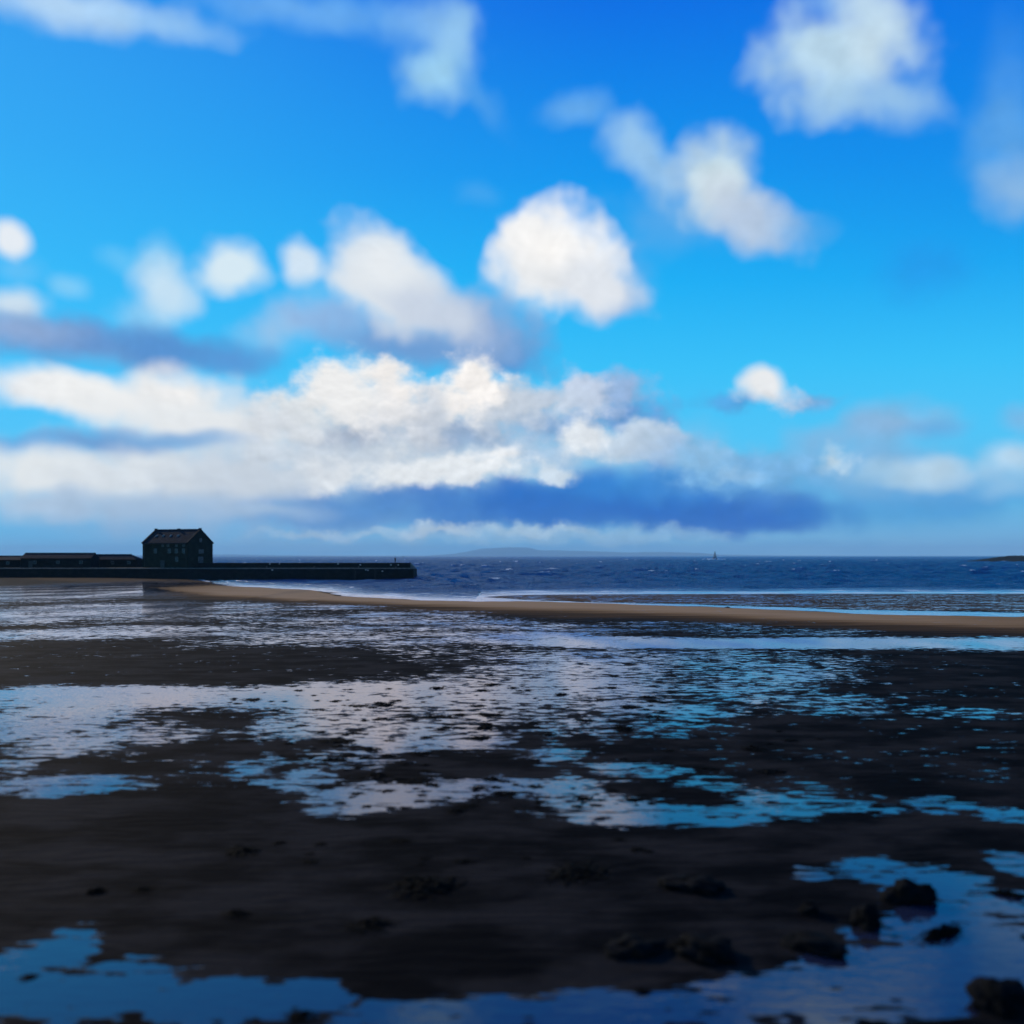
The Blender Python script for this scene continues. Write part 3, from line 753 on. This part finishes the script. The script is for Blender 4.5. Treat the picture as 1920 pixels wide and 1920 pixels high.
for px in (291.5, 304.5, 318.5, 332.5):
    x_ = -(353.4 - px) / 86.6 * LB - 2.0
    y_ = WB / 2 * .52
    z_ = EAVE + y_ * sl
    s_ = slab(y_ - .38, z_ - .38 * sl, y_ + .38, z_ + .38 * sl, x_ - .32, x_ + .32, .24)
    k_ = s_.build("skylight", M_frame, roof)
    slab(y_ - .30, z_ - .30 * sl, y_ + .30, z_ + .30 * sl, x_ - .25, x_ + .25, .255).build("pane", M_glass, k_)
def window(face, along, z, w_, h_, bars_x=1, bars_y=1):
    """face 'f': the long front (y = 0); face 'g': the gable (x = 0)"""
    def bx(mb, a0, a1, z0, z1, d0, d1):
        if face == 'f': mb.box(a0, a1, -d1, -d0, z0, z1)
        else: mb.box(d0, d1, a0, a1, z0, z1)
    fr = MB(); t_ = .09
    bx(fr, along - w_ / 2, along - w_ / 2 + t_, z, z + h_, .004, .07); bx(fr, along + w_ / 2 - t_, along + w_ / 2, z, z + h_, .004, .07)
    bx(fr, along - w_ / 2 + t_, along + w_ / 2 - t_, z, z + t_, .004, .068); bx(fr, along - w_ / 2 + t_, along + w_ / 2 - t_, z + h_ - t_, z + h_, .004, .068)
    for i in range(1, bars_x + 1):
        cx_ = along - w_ / 2 + w_ * i / (bars_x + 1)
        bx(fr, cx_ - .03, cx_ + .03, z + t_, z + h_ - t_, .004, .06)
    for i in range(1, bars_y + 1):
        cz = z + h_ * i / (bars_y + 1)
        bx(fr, along - w_ / 2 + t_, along + w_ / 2 - t_, cz - .025, cz + .025, .004, .056)
    wd = fr.build("window", M_frame, gran)
    pn = MB(); bx(pn, along - w_ / 2 + .02, along + w_ / 2 - .02, z + .02, z + h_ - .02, .002, .03); pn.build("pane", M_glass, wd)
    si = MB(); bx(si, along - w_ / 2 - .12, along + w_ / 2 + .12, z - .14, z - .004, .003, .16); si.build("sill", M_parapet, wd)
    li = MB(); bx(li, along - w_ / 2 - .15, along + w_ / 2 + .15, z + h_ + .004, z + h_ + .26, .003, .03); li.build("lintel", M_parapet, wd)
fx = lambda px: -(353.4 - px) / 86.6 * LB
for px in (305.6, 315.5, 331.5, 345): window('f', fx(px), EAVE - 1.15, .8, .62, 1, 0)
for px in (291.5, 318, 331.3, 344.6): window('f', fx(px), EAVE - 3.1, .95, 1.35, 1, 2)
window('f', fx(332), EAVE - 5.6, .95, 1.4, 1, 2)
window('g', 5.25, EAVE - 3.15, 1.0, 1.25, 1, 1); window('g', 6.5, EAVE - 3.15, .9, 1.25, 1, 1)
window('g', 5.6, EAVE - 5.9, 2.2, 1.75, 3, 1); window('g', 5.6, EAVE + .25, .95, 1.15, 1, 1)
d_ = MB(); d_.box(fx(305) - .75, fx(305) + .75, -.05, -.003, .02, 2.25)
dr = d_.build("door", M_iron, gran)
h_ = MB(); h_.tube((fx(305) + .5, -.05, 1.05), (fx(305) + .5, -.11, 1.05), .03); h_.build("handle", M_pale, dr)

# ------------------------------------------------------------------ low sheds on the quay at the left
def shed(loc, rz, L, Wd, eave, ridge, label, hip=0.0, nwin=3):
    e = empty("harbour_shed", loc, rz)
    tag(e, label, "shed", "low dark sheds on the quay left of the granary")
    w_ = MB()
    rx0, rx1 = 0 + .0, L - hip
    w_.face([(0, 0, 0), (L, 0, 0), (L, 0, eave), (0, 0, eave)]); w_.face([(L, Wd, 0), (0, Wd, 0), (0, Wd, eave), (L, Wd, eave)])
    w_.face([(0, Wd, 0), (0, 0, 0), (0, 0, eave), (0, Wd / 2, ridge), (0, Wd, eave)])
    if hip: w_.face([(L, 0, 0), (L, Wd, 0), (L, Wd, eave), (L, 0, eave)])
    else: w_.face([(L, 0, 0), (L, Wd, 0), (L, Wd, eave), (L, Wd / 2, ridge), (L, 0, eave)])
    w_.build("wall", M_pier, e)
    r_ = MB(); o_ = .25; k = (ridge - eave) / (Wd / 2); zb = eave - o_ * k + .06; zt = ridge + .06
    a = [(-o_, -o_, zb), (L + o_, -o_, zb), (L + o_, Wd + o_, zb), (-o_, Wd + o_, zb)]
    r0, r1 = (-o_, Wd / 2, zt), (L + o_ - hip, Wd / 2, zt)
    r_.face([a[0], a[1], r1, r0]); r_.face([a[2], a[3], r0, r1]); r_.face([a[1], a[2], r1]); r_.face([a[3], a[0], r0]); r_.face(a[::-1])
    rf = r_.build("roof", M_slate, e)
    t = MB(); t.tube(Vector(r0) + Vector((.05, 0, .03)), Vector(r1) + Vector((-.05, 0, .03)), .11, n=8); t.build("ridge", M_slate, rf)
    for i in range(nwin):
        cx_ = L * (i + .6) / nwin
        f_ = MB(); f_.box(cx_ - .45, cx_ + .45, -.06, -.003, eave * .42, eave * .42 + .9); fo_ = f_.build("window", M_frame, e)
        g_ = MB(); g_.box(cx_ - .38, cx_ - .03, -.07, -.058, eave * .42 + .07, eave * .42 + .83); g_.box(cx_ + .03, cx_ + .38, -.07, -.058, eave * .42 + .07, eave * .42 + .83); g_.build("pane", M_glass, fo_)
    g_ = MB(); g_.box(L * .14 - .6, L * .14 + .6, -.05, -.003, .02, 2.1); g_.build("door", M_iron, e)
    return e
shed((-146.5, 313, DECK - .05), R(1), 20.6, 7, 2.9, 4.35, "longest low black shed on the quay, left of the granary")
shed((-131.0, 323, DECK - .05), R(-1), 15.2, 6.5, 2.5, 3.95, "low dark shed with hipped end nearest the granary", hip=2.6)
shed((-176, 316, DECK - .05), R(2), 27.5, 7, 2.4, 3.5, "lowest dark shed at the far left edge of the quay")

# ------------------------------------------------------------------ person on the parapet
def skin_body(name, joints, edges, material, parent=None, sub=2):
    me = bpy.data.meshes.new(name)
    me.from_pydata([j[0] for j in joints], edges, [])
    o = bpy.data.objects.new(name, me); COL.objects.link(o)
    md = o.modifiers.new("skin", 'SKIN'); md.use_smooth_shade = True
    for i, j in enumerate(joints):
        me.skin_vertices[0].data[i].radius = (j[1], j[2])
    me.skin_vertices[0].data[0].use_root = True
    s2 = o.modifiers.new("sub", 'SUBSURF'); s2.levels = s2.render_levels = sub
    me.materials.append(material)
    if parent: o.parent = parent
    return o
def person(loc, rz):
    e = empty("person", loc, rz)
    tag(e, "person in dark clothes standing on the pier parapet near its seaward end", "person")
    J = [((0, 0, .93), .155, .115), ((0, 0, 1.12), .15, .11), ((0, .01, 1.32), .185, .12), ((0, 0, 1.43), .12, .09), ((0, 0, 1.48), .058, .058), ((0, -.01, 1.54), .06, .06), ((0, -.02, 1.60), .078, .095), ((0, -.015, 1.68), .078, .092), ((0, -.01, 1.73), .05, .06),
         ((-.18, 0, 1.38), .065, .06), ((-.235, .02, 1.12), .05, .05), ((-.23, -.06, .88), .038, .038),
         ((.18, 0, 1.38), .065, .06), ((.235, -.01, 1.13), .05, .05), ((.16, -.22, 1.26), .04, .04),
         ((-.09, 0, .86), .095, .1), ((-.10, -.02, .48), .068, .07), ((-.105, .02, .1), .048, .05), ((-.11, -.12, .045), .045, .04),
         ((.09, 0, .86), .095, .1), ((.10, -.01, .48), .068, .07), ((.115, .02, .1), .048, .05), ((.13, -.12, .045), .045, .04)]
    E_ = [(0, 1), (1, 2), (2, 3), (3, 4), (4, 5), (5, 6), (6, 7), (7, 8), (3, 9), (9, 10), (10, 11), (3, 12), (12, 13), (13, 14), (0, 15), (15, 16), (16, 17), (17, 18), (0, 19), (19, 20), (20, 21), (21, 22)]
    body = skin_body("body", J, E_, M_skin, e)
    # clothes follow the body, a little proud of it
    JC = [(p_, a + .018, b_ + .018) for p_, a, b_ in J]
    keep = [0, 1, 2, 3, 9, 10, 11, 12, 13, 14, 15, 16, 17, 18, 19, 20, 21, 22]
    mp_ = {k: i for i, k in enumerate(keep)}
    jc = [JC[k] for k in keep]
    jc[mp_[3]] = ((0, 0, 1.42), .13, .1)
    skin_body("clothes", jc, [(mp_[a], mp_[b_]) for a, b_ in E_ if a in mp_ and b_ in mp_], M_cloth, e)
    hr = MB(); bm = bmesh.new(); bmesh.ops.create_uvsphere(bm, u_segments=16, v_segments=10, radius=1)
    bmesh.ops.scale(bm, vec=(.086, .102, .1), verts=bm.verts)
    for v2 in list(bm.verts):
        if v2.co.z < -.02 and v2.co.y < .02: bm.verts.remove(v2)
    me = bpy.data.meshes.new("hair"); bm.to_mesh(me); bm.free(); me.materials.append(M_hair)
    o = bpy.data.objects.new("hair", me); o.location = (0, .005, 1.68); o.parent = e; COL.objects.link(o)
    for side_, base_ in ((-1, (-.23, -.06, .88)), (1, (.16, -.22, 1.26))):
        hand = MB(); bx_, by_, bz_ = base_
        hand.tube((bx_, by_, bz_), (bx_, by_ - .03, bz_ - .07), .036, .04, 8)
        for k in range(4):
            o0 = -.03 + .02 * k
            hand.tube((bx_ + o0, by_ - .03, bz_ - .07), (bx_ + o0, by_ - .05, bz_ - .13 - .006 * (k % 3)), .010, .008, 6)
        hand.tube((bx_ - side_ * .035, by_ - .02, bz_ - .03), (bx_ - side_ * .06, by_ - .05, bz_ - .08), .011, .009, 6)
        hand.build("hand", M_skin, e)
    return e
person(((741 - 960) / 1968 * 314.0, 314.0, PAR + .02), R(200))

# ------------------------------------------------------------------ beacon on its rock, boat on the horizon
def lump(name, rad, seed, material, sub=4, flat=1.0, rough=.35, parent=None):
    bm = bmesh.new(); bmesh.ops.create_icosphere(bm, subdivisions=sub, radius=1)
    for v2 in bm.verts:
        d_ = v2.co.copy()
        k = 1 + rough * mnoise.fractal(d_ * 1.3 + Vector((seed, seed * .7, 0)), .9, 2.1, 5)
        v2.co = Vector((d_.x * rad[0] * k, d_.y * rad[1] * k, d_.z * rad[2] * k))
    for f_ in bm.faces: f_.smooth = True
    me = bpy.data.meshes.new(name); bm.to_mesh(me); bm.free(); me.materials.append(material)
    o = bpy.data.objects.new(name, me); COL.objects.link(o)
    if parent: o.parent = parent
    return o
BX, BY = (1340.4 - 960) / 1968 * 1950, 1950
rk = lump("rock", (11, 9, 1.0), 4.2, M_rock); rk.location = (BX, BY, -.1)
tag(rk, "low dark sea rock with breaking surf that carries the beacon", "rock")
sf = lump("surf", (1, 1, 1), 1, M_surf, 2)
bpy.data.objects.remove(sf)
s_ = bmesh.new()
for k in range(26):
    a_ = random.uniform(0, 6.28); cx_ = math.cos(a_) * random.uniform(9, 14); cy_ = -abs(math.sin(a_)) * random.uniform(6, 12)
    mt = Matrix.Translation((cx_, cy_, .1)) @ Matrix.Diagonal((random.uniform(1.2, 2.8), random.uniform(1, 2), random.uniform(.5, 1.5), 1))
    g_ = bmesh.ops.create_icosphere(s_, subdivisions=2, radius=1, matrix=mt)
    for v2 in g_['verts']:
        v2.co += v2.normal * .0 + Vector(mnoise.noise_vector(v2.co * .9)) * .35
for cx_, wd_ in ((-23, 2.2), (-20, 1.2), (15, 2.0), (18, 1.3)):
    bmesh.ops.create_icosphere(s_, subdivisions=2, radius=1, matrix=Matrix.Translation((cx_, -6, .1)) @ Matrix.Diagonal((wd_, 1.5, .8, 1)))
for f_ in s_.faces: f_.smooth = True
me = bpy.data.meshes.new("surf"); s_.to_mesh(me); s_.free(); me.materials.append(M_surf)
sf = bpy.data.objects.new("surf", me); sf.location = (BX, BY, 0); COL.objects.link(sf); tag(sf, kind='stuff')
bc = empty("sea_beacon", (BX, BY, .6))
tag(bc, "tall dark lattice beacon tower standing on a rock out at sea", "beacon")
HB = 12.2
corner = lambda k, z: Vector(((2.9 * (1 - z / HB) + .45 * z / HB) * (1 if k in (0, 3) else -1), (2.9 * (1 - z / HB) + .45 * z / HB) * (1 if k < 2 else -1), z))
for k in range(4):
    q = MB(); q.tube(corner(k, -.4), corner(k, HB), .34, .24, 8); q.build("leg", M_rust, bc)
lv = (0.6, 3.6, 6.4, 8.8, 10.8, HB)
br_ = MB()
for z in lv[1:]:
    for k in range(4): br_.tube(corner(k, z), corner((k + 1) % 4, z), .15, n=6)
for z0, z1 in zip(lv, lv[1:]):
    for k in range(4):
        br_.tube(corner(k, z0), corner((k + 1) % 4, z1), .11, n=6); br_.tube(corner((k + 1) % 4, z0), corner(k, z1), .11, n=6)
br_.build("bracing", M_rust, bc)
q = MB(); q.box(-.95, .95, -.95, .95, HB, HB + .22); q.build("platform", M_rust, bc)
q = MB(); q.tube((0, 0, HB + .22), (0, 0, HB + 1.7), .55, .5, 12); q.tube((0, 0, HB + 1.7), (0, 0, HB + 2.6), .75, .08, 12); q.build("topmark", M_rust, bc)
bt = empty("fishing_boat", ((756 - 960) / 1968 * 5200, 5200, 0), R(20))
tag(bt, "tiny dark boat far off on the horizon above the pier end", "boat")
q = MB()
sec = [(-6, 1.6, 1.6), (-3, 2.0, 1.4), (2, 1.9, 1.5), (5, 1.0, 2.0), (6.6, .08, 2.5)]
for (xa, wa_, ha), (xb_, wb2, hb2) in zip(sec, sec[1:]):
    q.face([(xa, -wa_, ha), (xb_, -wb2, hb2), (xb_, wb2, hb2), (xa, wa_, ha)])
    q.face([(xa, -wa_ * .7, -.5), (xb_, -wb2 * .7, -.5), (xb_, -wb2, hb2), (xa, -wa_, ha)]); q.face([(xb_, wb2 * .7, -.5), (xa, wa_ * .7, -.5), (xa, wa_, ha), (xb_, wb2, hb2)])
q.face([(-6, 1.12, -.5), (-6, -1.12, -.5), (-6, -1.6, 1.6), (-6, 1.6, 1.6)])
q.build("hull", M_boat, bt)
q = MB(); q.box(-1.5, 1.6, -1.2, 1.2, 1.5, 4.2); q.build("wheelhouse", M_boat, bt)
q = MB(); q.tube((-2.2, 0, 1.5), (-2.2, 0, 7.2), .12); q.tube((-2.2, 0, 3), (-5, 0, 6), .08); q.build("mast", M_boat, bt)

# ------------------------------------------------------------------ rocks and seaweed on the sand
def ground(x, y):
    z, _, _ = sand_height(np.array([float(x)]), np.array([float(y)]))
    return float(z[0])
def spot(px, py):
    y = 12694 / (py - 1042)
    return (px - 960) / 1968 * y, y
def weed_bm(seed, n=44, spread=1.0, lumpy=.12):
    rr = random.Random(seed)
    q = MB()
    for k in range(n):
        a0 = rr.uniform(0, 6.283); r0 = rr.uniform(0, .45) ** .8
        x, y = math.cos(a0) * r0 * .9, math.sin(a0) * r0
        h = a0 + rr.uniform(-1.3, 1.3); L = rr.uniform(.15, .55) * spread; w_ = rr.uniform(.025, .065)
        z = lumpy * (1 - r0) * rr.uniform(.4, 1.1) + .01
        prev = None
        for i in range(7):
            t = i / 6
            dx_, dy_ = math.cos(h), math.sin(h)
            ww = w_ * (1 - .75 * t) * (1 + .35 * math.sin(i * 2.1 + k))
            zz = max(.006, z * (1 - t) + .03 * math.sin(t * 9 + k) * lumpy * 4 * (1 - t))
            l_, r_ = (x - dy_ * ww, y + dx_ * ww, zz), (x + dy_ * ww, y - dx_ * ww, zz + rr.uniform(-.01, .01))
            if prev: q.face([prev[0], prev[1], r_, l_])
            prev = (l_, r_)
            x += dx_ * L / 6; y += dy_ * L / 6; h += rr.uniform(-.55, .55)
    for k in range(5):            # the matted core
        cx_, cy_, rr_ = rr.uniform(-.25, .25), rr.uniform(-.2, .2), rr.uniform(.14, .3)
        pts = [(cx_ + rr_ * rr.uniform(.7, 1.25) * math.cos(t * .5236), cy_ + rr_ * rr.uniform(.7, 1.2) * math.sin(t * .5236), .006) for t in range(12)]
        top = (cx_, cy_, lumpy * rr.uniform(.6, 1.1))
        for i in range(12):
            q.face([pts[i], pts[(i + 1) % 12], top])
    return q
protos = [weed_bm(s_).build("seaweed_clump", M_kelp) for s_ in (1, 2, 3, 4, 5)]
GRP = "small seaweed clumps scattered over the wet flats"
LBL = "small dark seaweed clump lying on the wet sand flats among the pools"
count = 0
def place_weed(x, y, size, label=LBL, group=GRP, sq=1.0):
    global count
    k = random.randrange(5)
    o = protos[k] if count < 5 and False else protos[k].copy()
    COL.objects.link(o)
    o.location = (x, y, ground(x, y) + .004); o.rotation_euler = (0, 0, random.uniform(0, 6.28))
    o.scale = (size * random.uniform(.9, 1.4), size, size * random.uniform(.6, 1.0) * sq)
    tag(o, label, "seaweed", group)
    count += 1
    return o
n_small = 0
fields = [((560, 1310), (160, 22), 26), ((800, 1340), (200, 55), 46), ((1050, 1320), (230, 60), 40), ((700, 1420), (150, 40), 24), ((860, 1490), (280, 32), 44), ((1150, 1500), (150, 25), 14), ((560, 1390), (140, 30), 12), ((1350, 1400), (200, 60), 10), ((900, 1590), (400, 40), 12)]
for (cx_, cy_), (rx_, ry_), n_ in fields:
    for i in range(n_):
        a_ = random.uniform(0, 6.283); r_ = math.sqrt(random.random())
        px, py = cx_ + rx_ * r_ * math.cos(a_), cy_ + ry_ * r_ * math.sin(a_)
        x, y = spot(px, py)
        place_weed(x, y, random.choice((.2, .26, .32, .4, .5, .68)) * (1.0 if y > 30 else .7))
for o in protos: bpy.data.objects.remove(o)
# one clump out on the sand bar by the shore
protos = [weed_bm(s_, 60, 1.0, .3).build("seaweed_clump", M_kelp) for s_ in (11, 12, 13, 14, 15)]
def big(px, py, wpx, label, sq=1.0, asp=None, rz=None):
    y = (12694 if py > 1150 else 13300) / (py - 1042); x = (px - 960) / 1968 * y
    size = wpx / 1968 * y * .62
    o = place_weed(x, y, size, label, "larger seaweed heaps on the beach", sq)
    if asp: o.scale = (size * asp[0], size * asp[1], size * asp[2])
    if rz is not None: o.rotation_euler = (0, 0, rz)
    return o
big(1364, 1140.5, 16, "lone dark seaweed heap beside the narrow channel near the shoreline", 1.0)
big(440, 1716, 66, "round black seaweed heap on dark sand at the lower left of centre", .9)
big(178, 1672, 52, "black seaweed heap on dark sand near the left edge", .9)
big(268, 1668, 46, "thin flat seaweed heap just right of the black heap by the left edge", .5)
big(455, 1595, 90, "wide flat seaweed heap uppermost on the dark sand at lower left", .5)
big(690, 1735, 120, "long flat seaweed heap on dark sand below the middle ripples", .5)
big(800, 1665, 170, "widest seaweed mat on the dark sand under the rippled pool", .4)
big(1080, 1640, 150, "broad seaweed mat on dark sand right of centre", .4)
big(55, 1833, 46, "small dark seaweed tuft sitting in the lower left pool", .6)
big(565, 1908, 80, "dark seaweed heap at the bottom edge left of centre", .8)
big(1205, 1862, 46, "single round seaweed tuft in the bottom pool right of centre", .8)
big(1770, 1752, 190, "long dark seaweed strip stretched across the lower right pool", .5, asp=(1.0, .35, .5), rz=R(35))
big(1895, 1680, 110, "dark seaweed strip slanting at the right edge of the picture", .5, asp=(1.0, .35, .5), rz=R(-38))
for o in protos: bpy.data.objects.remove(o)
def boulder(px, py, wpx, hpx, label, seed):
    x, y = spot(px, py)
    w_ = wpx / 1968 * y / 2
    h = hpx / 1968 * y * .55
    o = lump("rock", (w_, w_ * .75, h), seed, M_rock, 4, rough=.45)
    o.location = (x, y, ground(x, y) + h * .15); o.rotation_euler = (0, 0, seed)
    tag(o, label, "rock", "dark rocks along the edge of the lower right pool")
    w2 = weed_bm(int(seed * 10), 46, 1.1, .35).build("seaweed_cover", M_kelp, o)
    w2.location = (0, 0, h * .35); w2.scale = (w_ * 1.5, w_ * 1.1, h * 1.6)
    return o
boulder(1320, 1790, 130, 46, "largest weed-covered rock at the left end of the pool edge", 2.1)
boulder(1190, 1785, 110, 34, "low weed-covered rock on dark sand, leftmost of the row", 3.7)
boulder(1530, 1775, 120, 34, "long low rock half in the pool, between two taller rocks", 5.3)
boulder(1625, 1735, 62, 58, "narrow upright rock beside the brightest part of the lower right pool", 7.9)
boulder(1705, 1690, 86, 56, "round black rock standing in the lower right pool", 9.4)
boulder(1518, 1712, 44, 34, "small round rock on sand above the long low rock", 11.2)
boulder(1880, 1880, 130, 60, "big dark rock at the bottom right corner", 13.5)
boulder(1300, 1665, 110, 30, "low flat rock on dark sand, farthest from the bottom pool", 15.1)

# ------------------------------------------------------------------ haze over the water
hz = MB(); hz.box(-42000, 42000, -400, 42000, -3.2, 345)
haze = hz.build("haze", None)
m = bpy.data.materials.new("haze_air"); m.use_nodes = True; m.node_tree.nodes.clear()
T = NT(m.node_tree); out = T.n('ShaderNodeOutputMaterial')
pv = T.n('ShaderNodeVolumePrincipled', {'Color': (.42, .74, 1.0, 1), 'Density': 3.4e-5, 'Anisotropy': 0.0})
T.t.links.new(pv.outputs[0], out.inputs['Volume'])
haze.data.materials.clear(); haze.data.materials.append(m)
tag(haze, kind='stuff')
